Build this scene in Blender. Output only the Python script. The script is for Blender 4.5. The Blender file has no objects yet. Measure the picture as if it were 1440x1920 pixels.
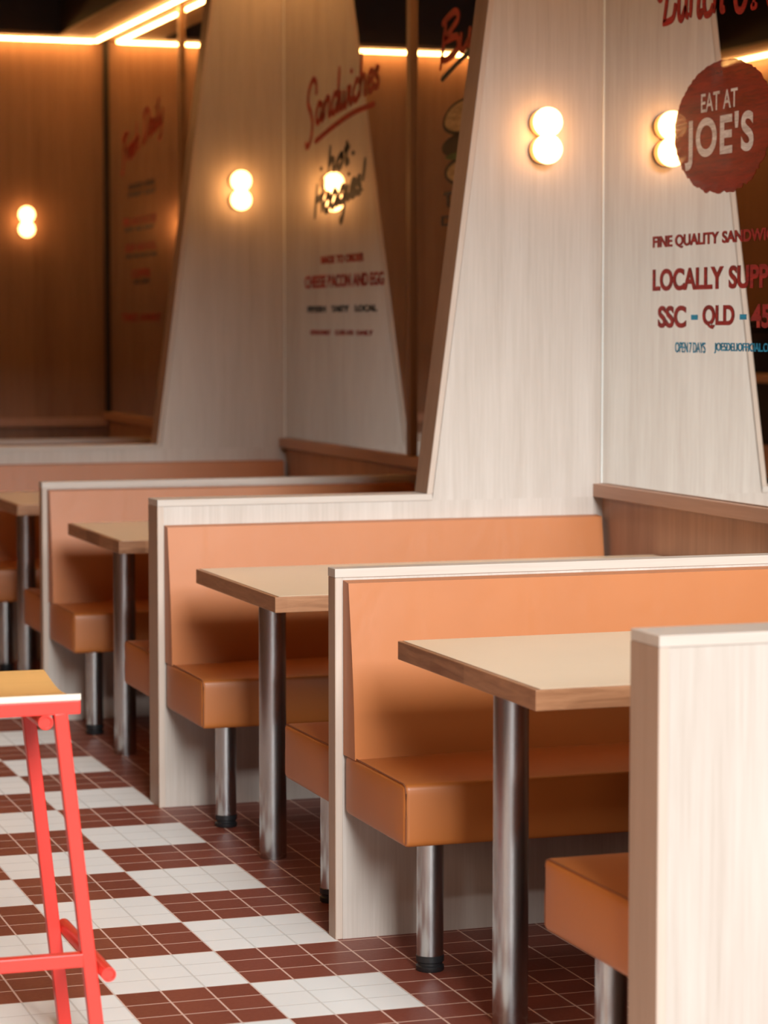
import bpy, bmesh, math, random
from mathutils import Vector, Matrix
random.seed(7)
SC = bpy.context.scene
COL = SC.collection

# ------------------------------------------------------------------ camera
CAM_LOC = (-1.8644, -5.8296, 1.4965)
YAW, PITCH, F_PX = 0.3276, -0.0726, 4765.4
cd = bpy.data.cameras.new('camera')
cam = bpy.data.objects.new('camera', cd)
COL.objects.link(cam)
cam.location = CAM_LOC
cam.rotation_euler = (math.pi / 2 + PITCH, 0, -YAW)
cd.sensor_fit = 'HORIZONTAL'
cd.lens = 85.0
cd.sensor_width = 85.0 * 1440 / F_PX
cd.clip_start = 0.05
cd.clip_end = 60
cd.dof.use_dof = True
cd.dof.focus_distance = 6.2
cd.dof.aperture_fstop = 3.6
SC.camera = cam

# ------------------------------------------------------------------ light
SC.view_settings.view_transform = 'Standard'
SC.view_settings.look = 'None'
SC.view_settings.gamma = 1
SC.view_settings.use_curve_mapping = False
SC.view_settings.exposure = 0.0
w = bpy.data.worlds.new('world')
SC.world = w
w.use_nodes = True
w.node_tree.nodes['Background'].inputs[0].default_value = (0.85, 0.93, 1.0, 1)
w.node_tree.nodes['Background'].inputs[1].default_value = 0.06


def area(name, loc, rot, sx, sy, power, color):
    l = bpy.data.lights.new(name, 'AREA')
    l.shape = 'RECTANGLE'
    l.size, l.size_y = sx, sy
    l.energy = power
    l.color = color
    o = bpy.data.objects.new(name, l)
    o.location = loc
    o.rotation_euler = rot
    COL.objects.link(o)
    return o


# daylight through the shopfront behind the camera
area('atrium_daylight', (-1.6, -30.0, 14.0), (math.radians(90 - 24), 0, math.radians(-3)), 9.5, 11.0, 19000, (0.945, 0.98, 1.0))
area('overhead_fill', (-1.2, -6.6, 7.2), (math.radians(42), 0, 0), 5.0, 2.6, 150, (0.96, 0.98, 1.0))  # added unseen overhead fill to brighten floor and table tops
# added unseen warm fill, front left, lifting the aisle-facing ends
area('left_warm_fill', (-5.6, -4.2, 2.2), (math.radians(80), 0, math.radians(-62)), 3.0, 1.6, 180, (1.0, 0.74, 0.54))

STRIP_COLOR = (1.0, 0.48, 0.14)
STRIP_POWER = 36.0
GLOBE_COLOR = (1.0, 0.46, 0.15)
GLOBE_POWER = 9.5

# ------------------------------------------------------------------ node helpers


class N:
    def __init__(self, name):
        self.m = bpy.data.materials.new(name)
        self.m.use_nodes = True
        self.t = self.m.node_tree
        self.b = self.t.nodes['Principled BSDF']
        self.o = self.t.nodes['Material Output']

    def node(self, typ, **kw):
        n = self.t.nodes.new(typ)
        for k, v in kw.items():
            setattr(n, k, v)
        return n

    def link(self, a, b):
        self.t.links.new(a, b)

    def math(self, op, a, b=None, c=None):
        n = self.node('ShaderNodeMath', operation=op)
        for i, v in enumerate((a, b, c)):
            if v is None:
                continue
            if isinstance(v, (int, float)):
                n.inputs[i].default_value = v
            else:
                self.link(v, n.inputs[i])
        return n.outputs[0]

    def mix(self, fac, a, b, blend='MIX'):
        n = self.node('ShaderNodeMix', data_type='RGBA', blend_type=blend)
        for i, v in ((0, fac), (6, a), (7, b)):
            if isinstance(v, (int, float)):
                n.inputs[i].default_value = v
            elif isinstance(v, tuple):
                n.inputs[i].default_value = (*v, 1)
            else:
                self.link(v, n.inputs[i])
        return n.outputs[2]

    def coords(self, rnd=True):
        tc = self.node('ShaderNodeTexCoord').outputs['Object']
        if not rnd:
            return tc
        oi = self.node('ShaderNodeObjectInfo')
        s = self.math('MULTIPLY', oi.outputs['Random'], 37.0)
        v = self.node('ShaderNodeVectorMath', operation='ADD')
        self.link(tc, v.inputs[0])
        self.link(s, v.inputs[1])
        return v.outputs[0]

    def noise(self, vec, scale, sc=(1, 1, 1), detail=4, rough=0.55, dist=0.0):
        mp = self.node('ShaderNodeMapping')
        self.link(vec, mp.inputs[0])
        mp.inputs['Scale'].default_value = sc
        n = self.node('ShaderNodeTexNoise')
        self.link(mp.outputs[0], n.inputs['Vector'])
        n.inputs['Scale'].default_value = scale
        n.inputs['Detail'].default_value = detail
        n.inputs['Roughness'].default_value = rough
        n.inputs['Distortion'].default_value = dist
        return n.outputs['Fac']

    def ramp(self, f, p0, p1):
        n = self.node('ShaderNodeMapRange')
        self.link(f, n.inputs[0])
        n.inputs[1].default_value = p0
        n.inputs[2].default_value = p1
        return n.outputs[0]

    def bump(self, h, strength, dist=0.002):
        n = self.node('ShaderNodeBump')
        n.inputs['Strength'].default_value = strength
        n.inputs['Distance'].default_value = dist
        self.link(h, n.inputs['Height'])
        self.link(n.outputs[0], self.b.inputs['Normal'])


def lin(c):
    return tuple(((v / 255) / 12.92 if v / 255 <= .04045 else ((v / 255 + .055) / 1.055) ** 2.4) for v in c)


def wood(name, light, dark, axis='Z', rough=0.45, contrast=1.0, plank=0.09, spec=0.35):
    m = N(name)
    v = m.coords()
    st = {'X': (.035, 1, 1), 'Y': (1, .035, 1), 'Z': (1, 1, .035)}[axis]
    st2 = {'X': (.1, 1, 1), 'Y': (1, .1, 1), 'Z': (1, 1, .1)}[axis]
    fine = m.noise(v, 150, st, 3, .6)
    mid = m.noise(v, 28, st, 5, .6, .3)
    big = m.noise(v, 7, st2, 3, .5, .6)
    sep = m.node('ShaderNodeSeparateXYZ')
    m.link(v, sep.inputs[0])
    a, b = [k for k in (0, 1, 2) if 'XYZ'[k] != axis]
    ca = m.math('FLOOR', m.math('DIVIDE', sep.outputs[a], plank))
    cb = m.math('FLOOR', m.math('DIVIDE', sep.outputs[b], plank))
    wn = m.node('ShaderNodeTexWhiteNoise', noise_dimensions='2D')
    cx = m.node('ShaderNodeCombineXYZ')
    m.link(ca, cx.inputs[0])
    m.link(cb, cx.inputs[1])
    m.link(cx.outputs[0], wn.inputs['Vector'])
    t = m.math('ADD', m.math('MULTIPLY', fine, .35), m.math('MULTIPLY', mid, .4))
    t = m.math('ADD', t, m.math('MULTIPLY', big, .25))
    t = m.math('ADD', t, m.math('MULTIPLY', m.math('SUBTRACT', wn.outputs[0], .5), .09))
    t = m.ramp(t, .5 - .22 / contrast, .5 + .22 / contrast)
    m.link(m.mix(t, dark, light), m.b.inputs['Base Color'])
    m.b.inputs['Roughness'].default_value = rough
    m.b.inputs['Specular IOR Level'].default_value = spec
    m.bump(fine, .06)
    return m.m


def plain(name, color, rough=.5, metal=0., spec=.5, noise=0.0):
    m = N(name)
    if noise:
        f = m.noise(m.coords(), 6, (1, 1, 1), 4)
        dk = tuple(c * (1 - noise) for c in color)
        m.link(m.mix(f, dk, color), m.b.inputs['Base Color'])
    else:
        m.b.inputs['Base Color'].default_value = (*color, 1)
    m.b.inputs['Roughness'].default_value = rough
    m.b.inputs['Metallic'].default_value = metal
    m.b.inputs['Specular IOR Level'].default_value = spec
    return m.m


def leather_mat():
    m = N('caramel_leather')
    v = m.coords()
    f = m.noise(v, 5, (1, 1, 1), 3)
    m.link(m.mix(f, (.375, .113, .021), (.42, .130, .026)), m.b.inputs['Base Color'])
    m.b.inputs['Roughness'].default_value = .45
    m.b.inputs['Specular IOR Level'].default_value = .55
    g = m.noise(v, 420, (1, 1, 1), 2)
    wr = m.noise(v, 5, (1.4, .5, 1), 2, .5, .8)
    h = m.math('ADD', m.math('MULTIPLY', g, .05), m.math("MULTIPLY", wr, .9))
    m.bump(h, .35, .004)
    return m.m


def steel_mat():
    m = N('brushed_steel')
    v = m.coords()
    f = m.noise(v, 9, (1, 1, .6), 3)
    r = m.math('ADD', m.math('MULTIPLY', f, .06), .2)
    m.b.inputs['Roughness'].default_value = .24
    m.link(m.mix(f, (.44, .435, .43), (.52, .515, .51)), m.b.inputs['Base Color'])
    m.b.inputs['Metallic'].default_value = 1
    m.b.inputs['Anisotropic'].default_value = .88
    tg = m.node('ShaderNodeTangent', direction_type='RADIAL', axis='Z')
    m.link(tg.outputs[0], m.b.inputs['Tangent'])
    return m.m


def emit_mat(name, color, strength):
    m = N(name)
    m.b.inputs['Base Color'].default_value = (.9, .9, .88, 1)
    m.b.inputs['Emission Color'].default_value = (*color, 1)
    m.b.inputs['Emission Strength'].default_value = strength
    m.b.inputs['Roughness'].default_value = .35
    return m.m


def mirror_mat():
    m = N('mirror_glass')
    m.b.inputs['Base Color'].default_value = (.86, .86, .84, 1)
    m.b.inputs['Metallic'].default_value = 1
    m.b.inputs['Roughness'].default_value = 0.0
    return m.m


def paint_mat(name, color, cover=.5, streak=30, solid=.86, rough=.5):
    """sign paint brushed on glass: streaks where the paint is thin"""
    m = N(name)
    v = m.coords()
    f = m.noise(v, streak, (1, .25, 1.2), 5, .65, .4)
    a = m.ramp(f, cover - .35, cover + .02)
    g = m.ramp(m.noise(v, 9, (1, .7, 7), 5, .7, 1.2), .35, .65)
    m.link(m.mix(g, tuple(c * .62 for c in color), tuple(min(1, c * 1.25) for c in color)), m.b.inputs['Base Color'])
    m.b.inputs['Roughness'].default_value = rough
    m.b.inputs['Specular IOR Level'].default_value = .25
    m.link(m.math('ADD', m.math('MULTIPLY', a, 1 - solid), solid), m.b.inputs['Alpha'])
    return m.m


def floor_mat(T):
    m = N('checker_tiles')
    tc = m.coords(False)
    sep = m.node('ShaderNodeSeparateXYZ')
    m.link(tc, sep.inputs[0])
    u = m.math('DIVIDE', sep.outputs[0], T)
    v = m.math('DIVIDE', sep.outputs[1], T)
    bu = m.math('FLOOR', m.math('DIVIDE', u, 3.0))
    bv = m.math('FLOOR', m.math('DIVIDE', v, 3.0))
    par = m.math('FLOORED_MODULO', m.math('ADD', bu, bv), 2.0)
    left = m.math('LESS_THAN', u, 0.0)
    far = m.math('GREATER_THAN', u, -21.0)
    white = m.math('MULTIPLY', m.math('MULTIPLY', par, left), far)
    fu = m.math('ABSOLUTE', m.math('SUBTRACT', m.math('FRACT', u), .5))
    fv = m.math('ABSOLUTE', m.math('SUBTRACT', m.math('FRACT', v), .5))
    mx = m.math('MAXIMUM', fu, fv)
    g = m.ramp(mx, .472, .483)
    cx = m.node('ShaderNodeCombineXYZ')
    m.link(m.math('FLOOR', u), cx.inputs[0])
    m.link(m.math('FLOOR', v), cx.inputs[1])
    wn = m.node('ShaderNodeTexWhiteNoise', noise_dimensions='2D')
    m.link(cx.outputs[0], wn.inputs['Vector'])
    sp = m.noise(tc, 90, (1, 1, 1), 4, .7)
    dirt = m.noise(tc, 4, (1, 1, 1), 4, .6)
    redc = m.mix(wn.outputs[0], (.195, .046, .026), (.24, .060, .034))
    redc = m.mix(m.math('MULTIPLY', sp, .35), redc, (.12, .030, .02))
    whc = m.mix(wn.outputs[0], (.80, .79, .75), (.84, .83, .79))
    whc = m.mix(m.math('MULTIPLY', dirt, .15), whc, (.62, .58, .50))
    tile = m.mix(white, redc, whc)
    grout = m.mix(white, (.64, .42, .33), (.60, .57, .52))
    m.link(m.mix(g, tile, grout), m.b.inputs['Base Color'])
    rg = m.math('ADD', m.math('MULTIPLY', sp, .2), .36)
    m.link(m.math('ADD', rg, m.math('MULTIPLY', g, .3)), m.b.inputs['Roughness'])
    m.b.inputs['Specular IOR Level'].default_value = .4
    m.bump(m.math('SUBTRACT', 1.0, g), .35, .0015)
    return m.m


T = .105
M_LIGHT = wood('pale_ash_laminate', (.545, .485, .43), (.40, .335, .28), 'Z', .45, 1.05)
M_LIGHTX = wood('pale_ash_edging', (.56, .49, .43), (.43, .365, .305), 'X', .45, 1.0)
M_LIGHTS = wood('pale_ash_strip', (.53, .43, .355), (.41, .32, .255), 'Z', .45, 1.0)
M_EDGESHADE = wood('brown_edge_shade', (.40, .275, .20), (.29, .19, .13), 'Z', .45, 1.0)  # brown paints the dim warm light on the aisle-facing edges
M_WALNUT = wood('brown_walnut_panel', (.52, .31, .21), (.34, .195, .13), 'Z', .5, 1.1, .12)
M_WALNUTY = wood('brown_walnut_ledge', (.54, .32, .22), (.40, .23, .15), 'Y', .45, 1.0, .3)
M_WALL = wood('back_wall_wood', (.36, .20, .12), (.22, .115, .065), 'Z', .5, 1.2, .16)
M_SOFFIT = wood('soffit_wood', (.40, .24, .15), (.30, .18, .11), 'Y', .5, 1.0, .3)
M_DARK = plain('dark_ceiling_paint', (.022, .018, .016), .8, noise=.3)
M_EDGEX = wood('table_edge_timber', (.50, .27, .15), (.27, .12, .055), 'X', .4, 1.5, .17)
M_LAMIN = plain('cream_laminate', (.72, .585, .41), .32, 0, .5, .06)
M_LEATHER = leather_mat()
M_SEAM = plain('stitched_seam', (.20, .06, .018), .7)
M_STEEL = steel_mat()
M_FOOT = plain('black_rubber_foot', (.012, .012, .013), .45)
M_MIRROR = mirror_mat()
M_GEDGE = plain('polished_glass_edge', (.90, .94, .91), .25, 0, .6)
M_GLOBE = emit_mat('opal_globe', GLOBE_COLOR, GLOBE_POWER)
M_STRIP = emit_mat('light_strip_diffuser', STRIP_COLOR, STRIP_POWER)
M_BRONZE = plain('bronze_plate', (.30, .20, .13), .4, .6)
M_BRASS = wood('mirror_trim_wood', (.30, .165, .09), (.20, .105, .055), 'Z', .4, 1.0)
M_RED = plain('red_powder_coat', (.72, .042, .028), .32, 0, .5)
M_PLY = wood('plywood_seat', (.74, .42, .15), (.62, .33, .105), 'X', .35, .8, .5)
M_PLYE = plain('plywood_edge', (.78, .68, .55), .5, noise=.15)
P_RED = paint_mat('red_sign_paint', (.36, .014, .010), .42, 60)
P_DISC = paint_mat('brushed_red_paint', (.30, .015, .005), .60, 14, .62)
P_WHITE = paint_mat('white_sign_paint', (.95, .86, .84), .5, 55)
P_BLUE = paint_mat('blue_sign_paint', (.012, .34, .62), .42, 60)
P_NAVY = paint_mat('navy_sign_paint', (.020, .035, .055), .42, 60)
P_CREAM = paint_mat('cream_sign_paint', (.50, .36, .19), .4, 40)
P_BLACK = paint_mat('black_sign_paint', (.012, .012, .012), .4, 40)
P_GREEN = paint_mat('green_sign_paint', (.05, .11, .03), .4, 40)

# ------------------------------------------------------------------ mesh helpers


def box(bm, x0, x1, y0, y1, z0, z1, bev=0., seg=2):
    r = bmesh.ops.create_cube(bm, size=1)
    vs = r['verts']
    bmesh.ops.scale(bm, vec=(x1 - x0, y1 - y0, z1 - z0), verts=vs)
    bmesh.ops.translate(bm, vec=((x0 + x1) / 2, (y0 + y1) / 2, (z0 + z1) / 2), verts=vs)
    if bev:
        es = list({e for v in vs for e in v.link_edges})
        bmesh.ops.bevel(bm, geom=es, offset=bev, segments=seg, profile=.5, affect='EDGES')


def cyl(bm, p0, p1, r, seg=32, cap=True, r2=None):
    p0, p1 = Vector(p0), Vector(p1)
    d = p1 - p0
    q = d.to_track_quat('Z', 'Y').to_matrix().to_4x4()
    mt = Matrix.Translation((p0 + p1) / 2) @ q
    bmesh.ops.create_cone(bm, cap_ends=cap, segments=seg, radius1=r, radius2=r if r2 is None else r2, depth=d.length, matrix=mt)


def tube(bm, p0, p1, r, ri, seg=28):
    """pipe with shallow recessed end plugs"""
    p0, p1 = Vector(p0), Vector(p1)
    q = (p1 - p0).to_track_quat('Z', 'Y')
    rings = []
    dn = (p1 - p0).normalized() * .006
    for p, rad in ((p0 + dn, ri), (p0, ri), (p0, r), (p1, r), (p1, ri), (p1 - dn, ri)):
        rings.append([bm.verts.new(p + q @ Vector((math.cos(a) * rad, math.sin(a) * rad, 0))) for a in [2 * math.pi * k / seg for k in range(seg)]])
    for A, B in zip(rings, rings[1:]):
        for k in range(seg):
            bm.faces.new((A[k], A[(k + 1) % seg], B[(k + 1) % seg], B[k]))
    bm.faces.new(rings[0][::-1])
    bm.faces.new(rings[-1])


def lathe(bm, prof, c=(0, 0, 0), seg=32):
    rings = []
    for r, z in prof:
        rings.append([bm.verts.new((c[0] + r * math.cos(2 * math.pi * k / seg), c[1] + r * math.sin(2 * math.pi * k / seg), c[2] + z)) for k in range(seg)])
    for A, B in zip(rings, rings[1:]):
        for k in range(seg):
            bm.faces.new((A[k], A[(k + 1) % seg], B[(k + 1) % seg], B[k]))
    bm.faces.new(rings[0][::-1])
    bm.faces.new(rings[-1])


def prism(bm, pts, axis, a, b, bev=0.):
    """polygon pts extruded along an axis from a to b"""
    def P(p, t):
        return {'X': (t, p[0], p[1]), 'Y': (p[0], t, p[1]), 'Z': (p[0], p[1], t)}[axis]
    A = [bm.verts.new(P(p, a)) for p in pts]
    B = [bm.verts.new(P(p, b)) for p in pts]
    n = len(pts)
    fs = [bm.faces.new(A), bm.faces.new(B[::-1])]
    for k in range(n):
        fs.append(bm.faces.new((A[k], B[k], B[(k + 1) % n], A[(k + 1) % n])))
    if bev:
        bmesh.ops.bevel(bm, geom=list({e for f in fs for e in f.edges}), offset=bev, segments=3, profile=.5, affect='EDGES')


def beam(bm, p0, p1, w, h, up=(0, 1, 0)):
    """square bar from p0 to p1"""
    p0, p1 = Vector(p0), Vector(p1)
    d = (p1 - p0).normalized()
    s = d.cross(Vector(up)).normalized()
    u = s.cross(d)
    A = [bm.verts.new(p0 + s * i * w / 2 + u * j * h / 2) for i, j in ((-1, -1), (1, -1), (1, 1), (-1, 1))]
    B = [bm.verts.new(p1 + s * i * w / 2 + u * j * h / 2) for i, j in ((-1, -1), (1, -1), (1, 1), (-1, 1))]
    fs = [bm.faces.new(A), bm.faces.new(B[::-1])]
    for k in range(4):
        fs.append(bm.faces.new((A[k], B[k], B[(k + 1) % 4], A[(k + 1) % 4])))
    bmesh.ops.bevel(bm, geom=list({e for f in fs for e in f.edges}), offset=.002, segments=2, profile=.5, affect='EDGES')


def wire(bm, pts, r, seg=8):
    """thin round line through points"""
    rings = []
    n = len(pts)
    pts = [Vector(p) for p in pts]
    for i, p in enumerate(pts):
        d = (pts[min(i + 1, n - 1)] - pts[max(i - 1, 0)]).normalized()
        q = d.to_track_quat('Z', 'Y')
        rings.append([bm.verts.new(p + q @ Vector((math.cos(2 * math.pi * k / seg) * r, math.sin(2 * math.pi * k / seg) * r, 0))) for k in range(seg)])
    for A, B in zip(rings, rings[1:]):
        for k in range(seg):
            bm.faces.new((A[k], A[(k + 1) % seg], B[(k + 1) % seg], B[k]))
    bm.faces.new(rings[0][::-1])
    bm.faces.new(rings[-1])


def obj(name, bm, mat, parent=None, smooth=False):
    bmesh.ops.recalc_face_normals(bm, faces=bm.faces)
    me = bpy.data.meshes.new(name)
    bm.to_mesh(me)
    bm.free()
    if smooth:
        me.polygons.foreach_set('use_smooth', [True] * len(me.polygons))
        try:
            me.set_sharp_from_angle(angle=math.radians(38))
        except Exception:
            pass
    me.materials.append(mat)
    o = bpy.data.objects.new(name, me)
    COL.objects.link(o)
    o.parent = parent
    return o


def mk(name, fn, mat, parent=None, smooth=False):
    bm = bmesh.new()
    fn(bm)
    return obj(name, bm, mat, parent, smooth)


def thing(name, label, cat, loc=(0, 0, 0), group=None, rotz=0):
    o = bpy.data.objects.new(name, None)
    o.empty_display_size = .1
    COL.objects.link(o)
    o.location = loc
    o.rotation_euler = (0, 0, rotz)
    o['label'] = label
    o['category'] = cat
    if group:
        o['group'] = group
    return o


def dup(src, loc, label, rotz=None):
    r = src.copy()
    COL.objects.link(r)
    r.location = loc
    if rotz is not None:
        r.rotation_euler = (0, 0, rotz)
    r['label'] = label
    for ch in list(src.children):
        c = ch.copy()
        COL.objects.link(c)
        c.parent = r
        for g in list(ch.children):
            d = g.copy()
            COL.objects.link(d)
            d.parent = c
    return r


def struct(name, fn, mat):
    o = mk(name, fn, mat)
    o['kind'] = 'structure'
    return o


# ------------------------------------------------------------------ dimensions
WX = 1.489          # face of the mirrors on the right wall
LX = -2.63          # left wall
BY = 9.228          # back wall
FY = -7.6           # the floor and side wall run on past the camera
CY = -2.3           # the ceiling ends here, towards the open atrium
SZ = 3.20           # underside of the soffit
P = [-1.836, .017, 1.826, 3.667, 5.47, 7.335]       # near faces of the partitions
TH, LOW = .115, .052                                # thick (tall) and thin (low) partitions
THK = [TH, LOW, TH, LOW, TH, LOW]

# ------------------------------------------------------------------ setting
struct('floor', lambda b: box(b, LX - .1, WX + .15, FY, BY + .15, -.1, 0), floor_mat(T))
struct('ceiling', lambda b: box(b, LX - .1, WX + .15, CY, BY + .15, 3.75, 3.85), M_DARK)
struct('shading_header', lambda b: box(b, LX - .1, WX + .006, CY - .1, CY, 3.45, 3.85), M_DARK)  # unseen header added to hold high daylight off the rear booths
struct('wall_right', lambda b: box(b, WX + .006, WX + .15, CY, BY, 0, 3.75), M_WALNUT)
struct('wall_back', lambda b: box(b, LX - .1, WX + .15, BY, BY + .15, 0, 3.75), M_WALL)
struct('wall_left', lambda b: box(b, LX - .1, LX, CY, BY, 0, 3.75), M_WALL)


def soffit_right(b):
    box(b, 1.19, WX + .006, CY, BY, SZ, SZ + .02)


struct('trim_1', soffit_right, M_SOFFIT)
struct('trim_2', lambda b: box(b, 1.19, 1.205, CY, BY - .17, SZ + .02, 3.75), M_DARK)
struct('trim_3', lambda b: box(b, LX, 1.19, BY - .17, BY, SZ, SZ + .02), M_SOFFIT)
struct('trim_4', lambda b: box(b, LX + .3, 1.205, BY - .17, BY - .155, SZ + .02, 3.75), plain('dark_brown_fascia', (.05, .035, .028), .7, noise=.3))
struct('trim_5', lambda b: box(b, LX, LX + .3, CY, BY - .17, SZ, SZ + .02), M_SOFFIT)
struct('trim_6', lambda b: box(b, LX + .285, LX + .3, CY, BY - .17, SZ + .02, 3.75), M_DARK)

BAYS = [(P[0] + TH, P[2]), (P[2] + TH, P[4]), (P[4] + TH, BY)]
# wooden ledge under the mirrors, one length per bay, walnut
for i, (a, bq) in enumerate(BAYS):
    struct('trim_%d' % (7 + i), lambda b: box(b, 1.461, WX + .006, a, bq, .942, .985, .002), M_WALNUTY)
struct('trim_10', lambda b: box(b, LX, WX, BY - .05, BY, .905, .955, .002), M_WALNUTY)

struct('trim_11', lambda b: box(b, WX - .012, WX + .006, BY - .066, BY, .985, SZ), M_DARK)  # dark strip painting the shade in the gap beside the far mirror

# ------------------------------------------------------------------ partitions
XSLOPE = lambda z: .883 + (z - .962) * .1315


def tall_partition(y, label, tower=True):
    t = thing('booth_partition', label, 'partition', (0, y, 0), 'booth partitions along the wall')
    x1 = WX + .006

    def low(b):
        box(b, 0, x1, 0, TH, 0, .942)

    def tall(b):
        prism(b, [(XSLOPE(.964) + .018, .942), (x1, .942), (x1, SZ), (XSLOPE(SZ) + .018, SZ)], 'Y', 0, TH)
    mk('low_panel', low, M_LIGHT, t)
    if tower:
        mk('tall_panel', tall, M_LIGHT, t)
    mk('cap', lambda b: box(b, -.004, XSLOPE(.964) + .0175 if tower else x1, -.003, TH + .003, .942, .963, .0015), M_LIGHTX, t)
    mk('end_strip', lambda b: box(b, -.003, .016, -.002, TH + .002, .0, .942, .0015), M_LIGHTS, t)
    mk('edge_shade', lambda b: box(b, -.0045, -.0032, -.0015, TH + .0015, .0, .9415), M_EDGESHADE, t)  # thin slab carrying the painted shade of the aisle end
    if tower:
        mk('edge_shade', lambda b: prism(b, [(XSLOPE(.965) - .0015, .965), (XSLOPE(.965) - .0002, .965), (XSLOPE(SZ) - .0002, SZ), (XSLOPE(SZ) - .0015, SZ)], 'Y', -.0015, TH + .0015), M_EDGESHADE, t)
        mk('sloped_edge', lambda b: prism(b, [(XSLOPE(.9635), .9635), (XSLOPE(.9635) + .018, .9635), (XSLOPE(SZ) + .018, SZ), (XSLOPE(SZ), SZ)], 'Y', -.002, TH + .002), M_LIGHTS, t)
    return t


def low_partition(y, label):
    t = thing('booth_partition', label, 'partition', (0, y, 0), 'booth partitions along the wall')
    x1 = WX + .005
    mk('low_panel', lambda b: box(b, .016, x1, 0, LOW, 0, .890), M_LIGHT, t)
    mk('cap', lambda b: box(b, -.004, x1, -.003, LOW + .003, .890, .912, .0015), M_LIGHTX, t)
    mk('end_strip', lambda b: box(b, -.002, .016, -.001, LOW + .001, 0, .890, .0015), M_LIGHTS, t)
    mk('edge_shade', lambda b: box(b, -.0034, -.0021, 0, LOW, 0, .8895), M_EDGESHADE, t)
    return t


tall_partition(P[0], 'nearest pale wood partition, cropped by the right edge in the foreground', False)
low_partition(P[1], 'low pale wood partition between the two nearest tables, in sharp focus')
tall_partition(P[2], 'pale wood partition with tapering tower and lit lamp beside the red oval sign')
low_partition(P[3], 'low thin partition behind the second farthest table, in shade')
tall_partition(P[4], 'farther shaded partition with tapering tower and lit lamp, left of the script lettering')
low_partition(P[5], 'farthest low partition, just visible above the shaded farther partition')

# ------------------------------------------------------------------ benches


def rounded_cushion(b, x0, x1, y0, y1, z0, z1, r):
    """upholstered block: rounded edges and a slightly crowned surface"""
    box(b, x0, x1, y0, y1, z0, z1)
    bmesh.ops.subdivide_edges(b, edges=[e for e in b.edges], cuts=5, use_grid_fill=True)
    cx, cy, cz = (x0 + x1) / 2, (y0 + y1) / 2, (z0 + z1) / 2
    hx, hy, hz = (x1 - x0) / 2, (y1 - y0) / 2, (z1 - z0) / 2
    for v in b.verts:
        p = Vector(((v.co.x - cx) / hx, (v.co.y - cy) / hy, (v.co.z - cz) / hz))
        # crown
        k = .007
        if abs(p.z) > .999:
            v.co.z += k * (1 - p.x ** 4) * (1 - p.y ** 2) * (1 if p.z > 0 else .2)
        if abs(p.y) > .999:
            v.co.y += k * (1 - p.x ** 4) * (1 - p.z ** 2) * (1 if p.y > 0 else -1)
        if abs(p.x) > .999:
            v.co.x += k * .7 * (1 - p.y ** 2) * (1 - p.z ** 2) * (1 if p.x > 0 else -1)
    sharp = [e for e in b.edges if len(e.link_faces) == 2 and e.calc_face_angle(0) > .8]
    bmesh.ops.bevel(b, geom=sharp, offset=r, segments=4, profile=.5, affect='EDGES')


BX0, BX1 = .017, 1.474
SEAT_D = .455
SEAT_Z0, SEAT_Z1 = .313, .459


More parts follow.
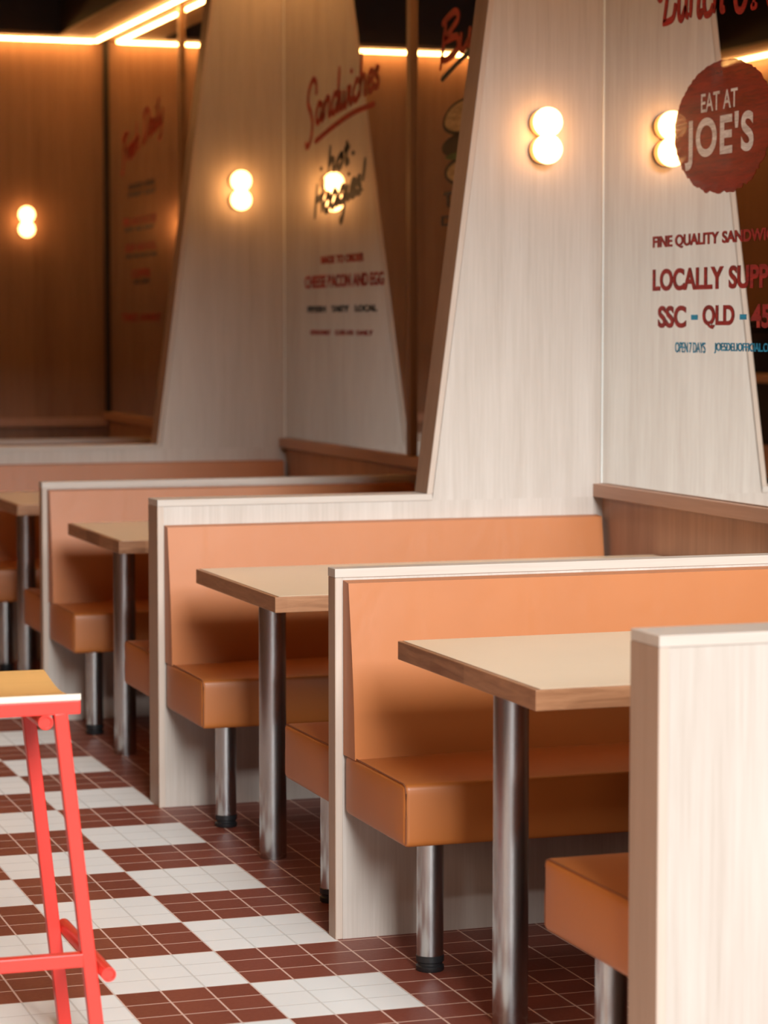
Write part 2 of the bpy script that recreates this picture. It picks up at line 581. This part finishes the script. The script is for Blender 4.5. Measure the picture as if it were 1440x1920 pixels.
def make_bench(label, loc, rotz=0):
    """bench facing -Y with its back plane at y = 0"""
    t = thing('booth_bench', label, 'bench', loc, 'caramel leather booth benches', rotz)
    mir = (rotz != 0)
    x0, x1 = (BX0, BX1) if not mir else (-BX1, -BX0)
    lx = (x0 + .10, x1 - .10)
    s = mk('seat', lambda b: rounded_cushion(b, x0, x1, -SEAT_D, -.012, SEAT_Z0, SEAT_Z1, .014), M_LEATHER, t, True)
    e = .004

    def seam(b, xx, sg):
        if True:
            xs = xx - sg * .004
            wire(b, [(xs, -.02, SEAT_Z1 + .0005), (xs, -.15, SEAT_Z1 + .0008), (xs, -SEAT_D + .02, SEAT_Z1 - .0005), (xs, -SEAT_D + .006, SEAT_Z1 - .006),
                     (xs, -SEAT_D - .0005, SEAT_Z1 - .02), (xs, -SEAT_D - .001, SEAT_Z0 + .07), (xs, -SEAT_D, SEAT_Z0 + .01)], .0016)
    for xx, sg in ((x0, -1), (x1, 1)):
        mk('seam', lambda b: seam(b, xx, sg), M_SEAM, s, True)
    # wedge shaped backrest
    z0, z1 = SEAT_Z1 - .002, .884

    def back(b):
        pr = [(-.002, z0), (-.094, z0 + .002), (-.044, z1 - .004), (-.002, z1)]
        nx, nz = 14, 8
        A = []
        for k in range(len(pr)):
            pass
        n = 10
        prof = []
        prof.append((-.002, z0))
        for i in range(n + 1):
            q = i / n
            y = -.094 + (.094 - .044) * q - .010 * math.sin(math.pi * q) * (1 - .5 * q)
            prof.append((y, z0 + (z1 - .004 - z0) * q))
        prof.append((-.002, z1))
        A = [b.verts.new((x0, p[0], p[1])) for p in prof]
        B = [b.verts.new((x1 - (.05 if mir else 0), p[0], p[1])) for p in prof]
        m = len(prof)
        b.faces.new(A)
        b.faces.new(B[::-1])
        for k in range(m):
            b.faces.new((A[k], B[k], B[(k + 1) % m], A[(k + 1) % m]))
        sh = [ed for ed in b.edges if ed.calc_face_angle(0) > .6]
        bmesh.ops.bevel(b, geom=sh, offset=.018, segments=5, profile=.5, affect='EDGES')
    bk = mk('backrest', back, M_LEATHER, t, True)

    def bseam(b, xx, sg):
        if True:
            xs = xx - sg * .0038
            pts = []
            for i in range(11):
                q = i / 10
                y = -.094 + .050 * q - .010 * math.sin(math.pi * q) * (1 - .5 * q)
                q2 = min(max(q, .03), .96)
                pts.append((xs, y + .0018 + (.006 if i in (0, 10) else 0), z0 + (z1 - .004 - z0) * q2))
            wire(b, pts, .0016)
    for xx, sg in ((x0, -1), (x1 - (.05 if mir else 0), 1)):
        mk('seam', lambda b: bseam(b, xx, sg), M_SEAM, bk, True)
    for xx in lx:
        lg = mk('leg', lambda b: cyl(b, (xx, -SEAT_D + .105, .035), (xx, -SEAT_D + .105, SEAT_Z0 + .002), .0315, 40), M_STEEL, t, True)
        mk('foot', lambda b: lathe(b, [(.031, 0), (.033, .003), (.033, .012), (.029, .015), (.029, .02), (.033, .023), (.033, .036), (.031, .038)], (xx, -SEAT_D + .105, 0), 36), M_FOOT, lg, True)
    return t


# benches facing the camera sit on the near faces, the others back onto the far faces
near = make_bench('caramel leather bench facing the nearest table, whole backrest in sharp focus', (0, P[1], 0))
far = make_bench('caramel leather bench mostly hidden behind the nearest right-hand partition', (0, P[0] + TH, 0), math.pi)
dup(near, (0, P[2], 0), 'caramel leather bench under the nearer tapering tower, facing the second table')
dup(near, (0, P[3], 0), 'shaded leather bench on the low thin partition behind the third table')
dup(near, (0, P[4], 0), 'dark shaded leather bench below the farther tapering tower, at far left')
dup(near, (0, P[5], 0), 'farthest leather bench, only its top edge above the farther tall partition')
dup(far, (0, P[1] + LOW, 0), 'bench end peeking out behind the low partition in focus, beside second table leg')
dup(far, (0, P[2] + TH, 0), 'bench end peeking out behind the partition with the nearer tower')
dup(far, (0, P[3] + LOW, 0), 'shaded bench end peeking out behind the farther low thin partition')

# ------------------------------------------------------------------ tables
TZ, TT, TW = .785, .042, .415


def make_table(label, y):
    t = thing('booth_table', label, 'table', (0, y, 0), 'booth tables')
    mk('edge_board', lambda b: box(b, .012, WX - .002, -TW, TW, TZ - TT, TZ, .0015), M_EDGE, t)
    mk('cream_top', lambda b: box(b, .024, WX - .004, -TW + .006, TW - .006, TZ - .002, TZ + .0012, .0006, 1), M_LAMIN, t)
    mk('inlay_line', lambda b: box(b, .0225, WX - .003, -TW + .0045, TW - .0045, TZ - .003, TZ + .0005), M_SEAM, t)
    mk('leg', lambda b: cyl(b, (.125, 0, 0), (.125, 0, TZ - TT), .0385, 48), M_STEEL, t, True)
    return t


def edge_mat():
    """blocks of solid timber; grain follows the edge"""
    m = N('table_edge_timber_blocks')
    v = m.coords()
    f = m.noise(v, 60, (.12, .12, 1.3), 5, .65, .6)
    sep = m.node('ShaderNodeSeparateXYZ')
    m.link(v, sep.inputs[0])
    c = m.math('FLOOR', m.math('DIVIDE', m.math('ADD', sep.outputs[0], sep.outputs[1]), .21))
    wn = m.node('ShaderNodeTexWhiteNoise', noise_dimensions='1D')
    m.link(c, wn.inputs['W'])
    t = m.math('ADD', m.math('MULTIPLY', f, .75), m.math('MULTIPLY', wn.outputs[0], .25))
    t = m.ramp(t, .3, .72)
    m.link(m.mix(t, (.17, .066, .026), (.40, .195, .095)), m.b.inputs['Base Color'])
    m.b.inputs['Roughness'].default_value = .38
    m.bump(f, .05)
    return m.m


M_EDGE = edge_mat()
tb = make_table('nearest cream-topped wooden table with steel leg, right foreground', -.82)
dup(tb, (0, 1.0, 0), 'second cream-topped table from the front, beside the low partition in focus')
dup(tb, (0, 2.85, 0), 'third cream-topped table back, between the nearer tower partition and the low thin partition')
dup(tb, (0, 4.67, 0), 'farthest cream-topped table, cut by the left edge of the photo')

# ------------------------------------------------------------------ sconces


def make_sconce(label, loc):
    t = thing('wall_sconce', label, 'wall lamp', loc, 'double globe wall lamps')
    for dz in (.043, -.043):
        mk('mount_plate', lambda b: cyl(b, (0, -.014, dz), (0, 0, dz), .043, 40), M_BRONZE, t, True)
        mk('neck', lambda b: cyl(b, (0, -.03, dz), (0, -.013, dz), .022, 28), M_BRONZE, t, True)

        def ball(b):
            bmesh.ops.create_uvsphere(b, u_segments=36, v_segments=20, radius=.0475)
            bmesh.ops.translate(b, vec=(0, -.062, dz), verts=b.verts)
        mk('globe', ball, M_GLOBE, t, True)
    return t


sc = make_sconce('lit double-globe wall lamp on the nearer tapering tower, largest of the three', (1.27, P[2], 2.108))
dup(sc, (1.268, P[4], 2.118), 'lit double-globe wall lamp on the farther tapering tower')
dup(sc, (1.0, BY, 2.118), 'lit double-globe wall lamp on the back wall, smallest, far left')

# ------------------------------------------------------------------ light strips


def strip(label, x0, x1, y0, y1):
    t = thing('light_strip', label, 'light strip', ((x0 + x1) / 2, (y0 + y1) / 2, SZ), 'warm linear lights under the soffit')
    hx, hy = (x1 - x0) / 2, (y1 - y0) / 2
    mk('diffuser', lambda b: box(b, -hx, hx, -hy, hy, -.019, -.004, .004), M_STRIP, t)
    mk('channel', lambda b: box(b, -hx - .002, hx + .002, -hy - .002, hy + .002, -.0045, 0), M_DARK, t)


SX = 1.423
strip('warm light strip along the right soffit over the red oval mirror', SX - .0075, SX + .0075, BAYS[0][0] + .01, BAYS[0][1] - .01)
strip('warm light strip along the right soffit over the mirror with script lettering', SX - .0075, SX + .0075, BAYS[1][0] + .01, BAYS[1][1] - .01)
strip('warm slanting light strip at top left, running from the far corner', SX - .0075, SX + .0075, BAYS[2][0] + .01, BY - .078)
strip('warm horizontal light strip along the top of the back wall', LX + .08, SX - .013, BY - .0725, BY - .0575)
strip('warm light strip along the left soffit, seen in the right-hand mirror', LX + .06, LX + .08, CY + .1, BY - .09)

# ------------------------------------------------------------------ mirrors with sign painting
MZ0, MZ1 = .987, SZ
XP = WX - .0012


def smooth_line(pts, n=8):
    if len(pts) < 3:
        return [(pts[0][0] + (pts[-1][0] - pts[0][0]) * i / 4, pts[0][1] + (pts[-1][1] - pts[0][1]) * i / 4) for i in range(5)]
    out = []
    for i in range(len(pts) - 1):
        p0 = pts[max(i - 1, 0)]
        p1, p2 = pts[i], pts[i + 1]
        p3 = pts[min(i + 2, len(pts) - 1)]
        for k in range(n):
            q = k / n
            out.append(tuple(.5 * (2 * p1[j] + (p2[j] - p0[j]) * q + (2 * p0[j] - 5 * p1[j] + 4 * p2[j] - p3[j]) * q * q + (3 * p1[j] - p0[j] - 3 * p2[j] + p3[j]) * q ** 3) for j in (0, 1)))
    out.append(pts[-1])
    return out


def ribbon(bm, line, w, to3):
    """flat brush stroke of width w along a 2D line"""
    n = len(line)
    L, R = [], []
    for i, p in enumerate(line):
        a, c = line[max(i - 1, 0)], line[min(i + 1, n - 1)]
        dx, dy = c[0] - a[0], c[1] - a[1]
        l = math.hypot(dx, dy) or 1
        ww = w * (.55 if i in (0, n - 1) else 1)
        L.append((p[0] - dy / l * ww / 2, p[1] + dx / l * ww / 2))
        R.append((p[0] + dy / l * ww / 2, p[1] - dx / l * ww / 2))
    for lay in (0,):
        VL = [bm.verts.new(to3(p)) for p in L]
        VR = [bm.verts.new(to3(p)) for p in R]
        for i in range(n - 1):
            bm.faces.new((VL[i], VL[i + 1], VR[i + 1], VR[i]))


# hand-lettered alphabet: x-height 1, strokes as polylines; last entry is the advance
GL = {
    'S': ([[(1.35, 1.55), (1.25, 2.2), (.8, 2.5), (.35, 2.1), (.25, 1.4), (.7, .7), (.95, .1), (.8, -.7), (.35, -1.0), (.1, -.7)]], 1.35),
    'a': ([[(.75, .85), (.4, 1.0), (.1, .55), (.15, .1), (.45, .02), (.75, .5)], [(.8, 1.0), (.75, .25), (.9, .02), (1.1, .25)]], 1.05),
    'n': ([[(.1, 1.0), (.1, .0)], [(.1, .6), (.4, 1.0), (.68, .85), (.68, .15), (.85, .0), (1.0, .2)]], 1.0),
    'd': ([[(.75, .85), (.4, 1.0), (.1, .55), (.15, .1), (.45, .02), (.75, .5)], [(.85, 2.3), (.78, .25), (.9, .02), (1.05, .2)]], 1.05),
    'w': ([[(.05, 1.0), (.1, .2), (.3, .0), (.5, .3), (.52, .9)], [(.52, .6), (.58, .1), (.8, .02), (1.0, .5), (1.0, 1.0)]], 1.1),
    'i': ([[(.15, 1.0), (.15, .15), (.35, .02), (.5, .25)], [(.24, 1.5), (.26, 1.75)]], .5),
    'c': ([[(.7, .85), (.4, 1.0), (.1, .5), (.25, .03), (.6, .05), (.8, .3)]], .78),
    'h': ([[(.15, 2.3), (.1, .0)], [(.1, .6), (.4, 1.0), (.65, .8), (.65, .1), (.9, .1)]], .95),
    'e': ([[(.1, .5), (.6, .6), (.55, .95), (.25, .95), (.08, .45), (.3, .02), (.65, .1), (.8, .35)]], .75),
    's': ([[(.55, .85), (.3, 1.0), (.15, .75), (.5, .4), (.45, .05), (.1, .08)]], .65),
    'r': ([[(.1, 1.0), (.12, .0)], [(.1, .55), (.35, .95), (.6, .95)]], .6),
    'F': ([[(.1, 2.0), (.6, 2.3), (1.4, 2.25)], [(.75, 2.2), (.6, .8), (.45, -.4), (.1, -.5)], [(.35, 1.2), (1.0, 1.3)]], 1.25),
    'D': ([[(.5, 2.2), (.35, .0)], [(.1, 2.0), (.9, 2.3), (1.5, 1.5), (1.2, .4), (.35, .0), (.0, .2)]], 1.6),
    'l': ([[(.2, 2.2), (.12, .3), (.3, .02), (.45, .2)]], .45),
    'y': ([[(.05, 1.0), (.15, .2), (.45, .05), (.7, .5)], [(.75, 1.0), (.65, -.5), (.35, -1.1), (.05, -.8)]], .85),
    'o': ([[(.45, 1.0), (.1, .55), (.2, .05), (.5, .0), (.75, .5), (.5, 1.0), (.8, .85)]], .85),
    't': ([[(.3, 1.9), (.25, .25), (.4, .02), (.6, .2)], [(.0, 1.2), (.6, 1.3)]], .6),
    'H': ([[(.2, 2.2), (.1, -.2)], [(1.1, 2.3), (1.0, .0)], [(.1, 1.0), (1.1, 1.2)]], 1.3),
    'g': ([[(.75, .85), (.4, 1.0), (.1, .55), (.15, .1), (.45, .02), (.75, .5)], [(.8, 1.0), (.75, -.6), (.5, -1.3), (.3, -1.0)]], .95),
    '!': ([[(.3, 2.1), (.15, .6)], [(.1, .15), (.1, .0)]], .5),
    '-': ([[(.1, .6), (.5, .62)]], .65),
    'B': ([[(.3, 2.2), (.1, -.4)], [(.0, 2.0), (.8, 2.3), (1.1, 1.8), (.3, 1.1), (1.1, .9), (1.2, .2), (.5, .0), (.1, .2)]], 1.3),
    'u': ([[(.1, 1.0), (.12, .2), (.35, .0), (.65, .4)], [(.7, 1.0), (.68, .2), (.9, .05)]], .95),
    'L': ([[(-.45, 1.5), (-.5, 1.0), (-.25, .75), (.05, 1.1), (.35, 1.9), (.75, 2.1)], [(.55, 2.1), (.35, 1.0), (.12, .0)], [(.0, -.02), (.45, .0), (.85, .12), (1.0, .55)]], 1.15),
    'p': ([[(.15, 1.1), (.1, -.9)], [(.1, .7), (.45, 1.05), (.8, .6), (.5, .0), (.12, .1)]], .95),
    '5': ([[(1.0, 1.7), (.8, 2.1), (.4, 2.0), (.25, 1.5), (.6, 1.0), (.95, .5), (.7, .0), (.3, .0), (.1, .35)]], 1.15),
    'P': ([[(.35, 2.1), (.3, .0)], [(.1, .0), (.55, .02)], [(.1, 2.1), (.8, 2.1), (1.0, 1.6), (.75, 1.1), (.35, 1.1)]], 1.15),
    ' ': ([], .55), "'": ([[(.2, 2.2), (.15, 1.8)]], .3),
}


def script(name, text, ya, yb, z, xh, rise, wd, mat, parent, slant=.25, bold=1):
    """brush script from ya to yb along the mirror, baseline z, rising by rise"""
    tot = sum(GL[c][1] for c in text)
    sx = (ya - yb) / tot
    bm = bmesh.new()
    x = 0
    for c in text:
        for st in GL[c][0]:
            ln = smooth_line(st, 7)

            def to3(p):
                px = x * sx + p[0]
                return (XP, ya - px, z + p[1] + rise * px / (ya - yb))
            sc2 = [((p[0] + slant * p[1] * .5) * sx, p[1] * xh) for p in ln]
            ribbon(bm, sc2, wd, to3)
        x += GL[c][1]
    return obj(name, bm, mat, parent)


def text_mesh(body, bold, sp=1.0):
    cu = bpy.data.curves.new('letters', 'FONT')
    cu.body = body
    cu.size = 1
    cu.offset = bold
    cu.space_character = sp
    o = bpy.data.objects.new('letters', cu)
    COL.objects.link(o)
    dg = bpy.context.evaluated_depsgraph_get()
    me = bpy.data.meshes.new_from_object(o.evaluated_get(dg))
    bpy.data.objects.remove(o)
    return me


def fit_text(name, body, ya, yb, z0, z1, mat, parent, bold=.012, xoff=0., sp=1.0):
    """sign lettering stretched to run from ya to yb between heights z0 and z1, one object per word"""
    words = [(t_, text_mesh(t_, bold, sp)) for t_ in body.split()]
    ext = [(min(v.co.x for v in me.vertices), max(v.co.x for v in me.vertices)) for _, me in words]
    vy = [v.co.y for t_, me in words for v in me.vertices]
    gap = .30
    k = (yb - ya) / (sum(e[1] - e[0] for e in ext) + gap * (len(words) - 1))
    x = 0
    for (t_, me), e in zip(words, ext):
        for v in me.vertices:
            v.co = (XP - xoff, ya + k * (x + v.co.x - e[0]), z0 + (z1 - z0) * (v.co.y - min(vy)) / (max(vy) - min(vy)) if t_ != '-' else z0 + (z1 - z0) * (v.co.y - min(u.co.y for u in me.vertices)) / .1)
        x += e[1] - e[0] + gap
        me.name = name
        me.materials.clear()
        me.materials.append(mat)
        ob = bpy.data.objects.new(name, me)
        COL.objects.link(ob)
        ob.parent = parent


def mirror(label, y0, y1, edge_near=False):
    t = thing('wall_mirror', label, 'mirror', (0, 0, 0), 'tall mirrors on the right wall')
    mk('glass', lambda b: box(b, WX, WX + .006, y0 + .004, y1 - .004, MZ0, MZ1 - .002), M_MIRROR, t)
    return t


JW = .05
JY = [P[1] + LOW / 2, P[3] + LOW / 2, P[5] + LOW / 2]
m_a1 = mirror('plain tall mirror nearest the camera, beyond the right edge', BAYS[0][0], JY[0] - JW / 2)
m_a2 = mirror('tall mirror painted with a red oval sign and red lettering', JY[0] + JW / 2, BAYS[0][1] - .006)
m_b1 = mirror('tall mirror painted with a burger, half hidden behind the nearer tower', BAYS[1][0], JY[1] - JW / 2)
m_b2 = mirror('tall mirror with slanting red script over navy and red lines', JY[1] + JW / 2, BAYS[1][1] - .006)
m_c1 = mirror('narrow sliver of tall mirror hidden behind the farther tower', BAYS[2][0], JY[2] - JW / 2)
m_c2 = mirror('dim tall mirror at the far corner with faint red script', JY[2] + JW / 2, BAYS[2][1] - .07)
for m, y in ((m_a2, BAYS[0][1]), (m_b2, BAYS[1][1])):
    mk('polished_edge', lambda b: box(b, WX - .002, WX + .006, y - .0085, y - .0015, MZ0, MZ1 - .002), M_GEDGE, m)
for i, (y, lb) in enumerate(zip(JY, ('vertical wooden trim between mirrors beside the red oval sign, right of view', 'vertical wooden trim between the burger mirror and the script mirror',
                                    'vertical wooden trim on the far dim mirror at top left'))):
    o = mk('mirror_trim', lambda b: box(b, WX - .016, WX + .006, y - JW / 2, y + JW / 2, MZ0, MZ1, .002), M_BRASS)
    o['label'] = lb
    o['category'] = 'trim'
    o['group'] = 'wooden joints between the mirrors'

# nearest mirror: oval sign and lines
OY, OZ, OA, OB = .955, 2.081, .325, .195


def oval(b):
    n = 140
    pts = []
    for k in range(n):
        a = 2 * math.pi * k / n
        r = 1.0
        low = max(0, -math.sin(a - .5))
        r += random.uniform(-.012, .012) * (1 + 2 * low) - .02 * low * (.5 + .5 * math.sin(a * 23))
        pts.append((OY - OA * r * math.cos(a), OZ + OB * r * math.sin(a)))
    c = b.verts.new((XP, OY, OZ))
    vs = [b.verts.new((XP, p[0], p[1])) for p in pts]
    for k in range(n):
        b.faces.new((c, vs[k], vs[(k + 1) % n]))


emb = mk('oval_sign', oval, P_DISC, m_a2)
fit_text('lettering', 'EAT AT', 1.098, .858, 2.133, 2.188, P_WHITE, emb, .012, .0006)
fit_text('lettering', "JOE'S", 1.206, .755, 1.967, 2.120, P_WHITE, emb, .030, .0006, 1.12)
script('script_lettering', 'Lunch 5Pot', 1.375, .56, 2.430, .095, -.03, .022, P_RED, m_a2, .15)
fit_text('lettering', 'FINE QUALITY SANDWICHES', 1.434, .50, 1.736, 1.778, P_RED, m_a2, .034)
fit_text('lettering', 'LOCALLY SUPPLIED', 1.433, .43, 1.608, 1.676, P_RED, m_a2, .036)
fit_text('lettering', 'SSC', 1.392, 1.192, 1.494, 1.562, P_RED, m_a2, .036)
mk('dash', lambda b: ribbon(b, [(0, 1.526), (1.155 - 1.113, 1.526)], .028, lambda p: (XP, 1.155 - p[0], p[1])), P_BLUE, m_a2)
fit_text('lettering', 'QLD', 1.078, .868, 1.491, 1.562, P_RED, m_a2, .036)
mk('dash', lambda b: ribbon(b, [(0, 1.526), (.832 - .792, 1.526)], .028, lambda p: (XP, .832 - p[0], p[1])), P_BLUE, m_a2)
fit_text('lettering', '45', .760, .640, 1.494, 1.562, P_RED, m_a2, .036)
fit_text('lettering', 'OPEN 7 DAYS', 1.266, 1.058, 1.419, 1.451, P_BLUE, m_a2, .008)
fit_text('lettering', 'JOESDELIOFFICIAL.COM', .997, .60, 1.419, 1.451, P_BLUE, m_a2, .014)

# middle mirror: script and lines
script('script_lettering', 'Sandwiches', 5.13, 4.10, 2.375, .080, .105, .028, P_RED, m_b2, .2)


def swoosh(b):
    ribbon(b, smooth_line([(4.99 - 4.99, 2.312), (.28, 2.362), (.55, 2.398), (.84, 2.412)], 10), .024, lambda p: (XP, 4.99 - p[0], p[1]))


mk('underline', swoosh, P_RED, m_b2)
script('script_lettering', 'hot', 4.80, 4.50, 2.165, .05, .03, .030, P_NAVY, m_b2, .15)
script('lettering', '-', 4.92, 4.86, 2.165, .04, .0, .02, P_NAVY, m_b2, .0)
script('lettering', '-', 4.47, 4.41, 2.205, .04, .0, .02, P_NAVY, m_b2, .0)
script('script_lettering', 'Hoagies!', 5.0, 4.28, 1.985, .062, .085, .032, P_NAVY, m_b2, .2)
fit_text('lettering', 'MADE TO ORDER', 4.90, 4.30, 1.772, 1.808, P_RED, m_b2, .05)
fit_text('lettering', 'CHEESE BACON AND EGG', 5.14, 4.04, 1.668, 1.725, P_RED, m_b2, .034)
fit_text('lettering', 'FRESH', 5.10, 4.83, 1.561, 1.590, P_NAVY, m_b2, .06)
fit_text('lettering', 'TASTY', 4.75, 4.50, 1.561, 1.590, P_NAVY, m_b2, .06)
fit_text('lettering', 'LOCAL', 4.42, 4.13, 1.561, 1.590, P_NAVY, m_b2, .06)
fit_text('lettering', 'OPEN EARLY', 5.06, 4.76, 1.462, 1.484, P_RED, m_b2, .04)
fit_text('lettering', 'CLOSE LATE', 4.70, 4.44, 1.462, 1.484, P_RED, m_b2, .04)
fit_text('lettering', 'DAILY', 4.40, 4.18, 1.462, 1.484, P_RED, m_b2, .04)

# burger mirror
script('script_lettering', 'Burgers', 3.38, 2.45, 2.50, .07, .09, .028, P_RED, m_b1, .2)
mk('underline', lambda b: ribbon(b, smooth_line([(0, 2.435), (.3, 2.51), (.75, 2.58)], 10), .022, lambda p: (XP, 3.36 - p[0], p[1])), P_NAVY, m_b1)


def blob(b, cy, cz, a, h, up=1, lo=1, x=0.):
    n = 48
    c = b.verts.new((XP - x, cy, cz))
    vs = []
    for k in range(n):
        an = 2 * math.pi * k / n
        s = math.sin(an)
        vs.append(b.verts.new((XP - x, cy - a * math.copysign(abs(math.cos(an)) ** .7, math.cos(an)), cz + h * s * (up if s > 0 else lo))))
    for k in range(n):
        b.faces.new((c, vs[k], vs[(k + 1) % n]))


mk('burger_picture', lambda b: (blob(b, 2.98, 2.265, .36, .085, 1, .7), blob(b, 2.98, 2.175, .37, .05), blob(b, 2.98, 2.08, .34, .06)), P_BLACK, m_b1)
mk('burger_bun', lambda b: (blob(b, 2.98, 2.268, .335, .072, 1, .62, .0005), blob(b, 2.98, 2.078, .31, .045, 1, 1, .0005)), P_CREAM, m_b1)
mk('burger_lettuce', lambda b: blob(b, 2.98, 2.138, .33, .016, 1, 1, .0006), P_GREEN, m_b1)
fit_text('lettering', 'THE LOT', 3.33, 2.7, 1.95, 2.01, P_NAVY, m_b1, .03)
fit_text('lettering', 'DOUBLE', 3.36, 2.7, 1.88, 1.92, P_NAVY, m_b1, .03)

# far mirror
script('script_lettering', 'Fresh Daily', 8.80, 7.78, 2.42, .07, .20, .03, P_RED, m_c2, .25)
fit_text('lettering', 'BAKED HERE', 8.60, 7.98, 2.285, 2.315, P_NAVY, m_c2, .03)
fit_text('lettering', 'EVERY DAY', 8.62, 7.95, 2.24, 2.27, P_NAVY, m_c2, .03)
for z, bd, ya, yb, c in ((2.08, 'PIES AND PASTIES', 8.75, 7.95, P_RED), (2.045, 'HOT ALL DAY', 8.72, 8.0, P_NAVY), (1.93, 'SOUP AND ROLL', 8.70, 7.95, P_RED), (1.89, 'FROM NOON', 8.70, 7.95, P_NAVY),
                         (1.78, 'COFFEE', 8.55, 8.1, P_RED), (1.745, 'ALL DAY', 8.5, 8.1, P_NAVY), (1.53, 'TAKE AWAY', 8.8, 7.85, P_RED)):
    fit_text('lettering', bd, ya, yb, z, z + (.045 if c is P_RED else .025), c, m_c2, .03)

# ------------------------------------------------------------------ bar stool
SY, SD = -.94, .362
SXR, SW = -.834, .42
st = thing('bar_stool', 'red steel bar stool with curved plywood seat, cut by the left edge', 'stool', (SXR - SW / 2, SY + SD / 2, 0))


def seat_surface(b):
    nx, ny = 6, 16
    th = .012
    top = []
    rows = []
    for j in range(ny + 1):
        q = j / ny
        y = -SD / 2 - .006 + (SD + .012) * q
        sag = -.021 * math.sin(math.pi * q) ** 1.2
        rows.append((y, .778 + sag))
    for lay in (0, -th):
        g = [[b.verts.new((-SW / 2 + SW * i / nx, y, z + lay)) for i in range(nx + 1)] for (y, z) in rows]
        top.append(g)
    A, B = top
    for j in range(ny):
        for i in range(nx):
            b.faces.new((A[j][i], A[j][i + 1], A[j + 1][i + 1], A[j + 1][i]))
            b.faces.new((B[j][i], B[j + 1][i], B[j + 1][i + 1], B[j][i + 1]))
    for j in range(ny):
        b.faces.new((A[j][0], A[j + 1][0], B[j + 1][0], B[j][0]))
        b.faces.new((A[j][nx], B[j][nx], B[j + 1][nx], A[j + 1][nx]))
    for i in range(nx):
        b.faces.new((A[0][i], B[0][i], B[0][i + 1], A[0][i + 1]))
        b.faces.new((A[ny][i], A[ny][i + 1], B[ny][i + 1], B[ny][i]))


s_o = mk('seat', seat_surface, M_PLY, st, True)
s_o.data.materials.append(M_PLYE)
for p in s_o.data.polygons:
    if abs(p.normal.z) < .6:
        p.material_index = 1
TBW = .027
legx0 = -.875 - (SXR - SW / 2)
legx1 = -.796 - (SXR - SW / 2)
yf, yr = -SD / 2, SD / 2
for sx in (1, -1):
    for yy in (yf, yr):
        mk('leg', lambda b: beam(b, (sx * legx0, yy, .742), (sx * legx1, yy, 0), TBW, TBW), M_RED, st)
for yy in (yf, yr):
    mk('seat_rail', lambda b: beam(b, (-SW / 2 + .002, yy, .7525), (SW / 2 - .002, yy, .7525), .027, .027), M_RED, st)
    q = .235 / .742
    xx = legx1 + (legx0 - legx1) * q
    if yy == yf:
        mk('footrest_bar', lambda b: beam(b, (-xx + .013, yy, .247), (xx - .013, yy, .247), .027, .027), M_RED, st)
for sx in (1, -1):
    xt = -.905 - (SXR - SW / 2)
    mk('support_tube', lambda b: tube(b, (sx * xt, yf - .012, .725), (sx * xt, yr + .012, .725), .0145, .0115), M_RED, st, True)
    xb = legx1 + (legx0 - legx1) * (.224 / .742) + TBW / 2 + .0145
    mk('footrest_tube', lambda b: tube(b, (sx * xb, yf - .05, .224), (sx * xb, yr + .03, .224), .0145, .0115), M_RED, st, True)

# ------------------------------------------------------------------ left side of the room, seen in the mirror
cb = thing('service_counter', 'dark high counter on the far left, glimpsed in the red oval mirror', 'counter', (LX + .30, 7.95, 0))
mk('body', lambda b: box(b, -.29, .20, -1.0, 1.0, .08, 1.17), M_DARK, cb)
mk('plinth', lambda b: box(b, -.29, .15, -1.0, 1.0, 0, .08), M_DARK, cb)
mk('rail', lambda b: box(b, .20, .215, -1.0, 1.0, .62, .80, .003), M_WALNUTY, cb)
mk('worktop', lambda b: box(b, -.295, .25, -1.03, 1.03, 1.17, 1.21, .004), M_WALNUTY, cb)
ap = thing('storage_bin', 'black lidded bin standing on the dark high counter, seen in the mirror', 'bin', (LX + .26, 8.55, 1.21))
mk('body', lambda b: box(b, -.16, .16, -.2, .2, 0, .27, .02, 3), M_FOOT, ap, True)
mk('lid', lambda b: box(b, -.17, .17, -.21, .21, .27, .33, .015, 3), M_FOOT, ap, True)
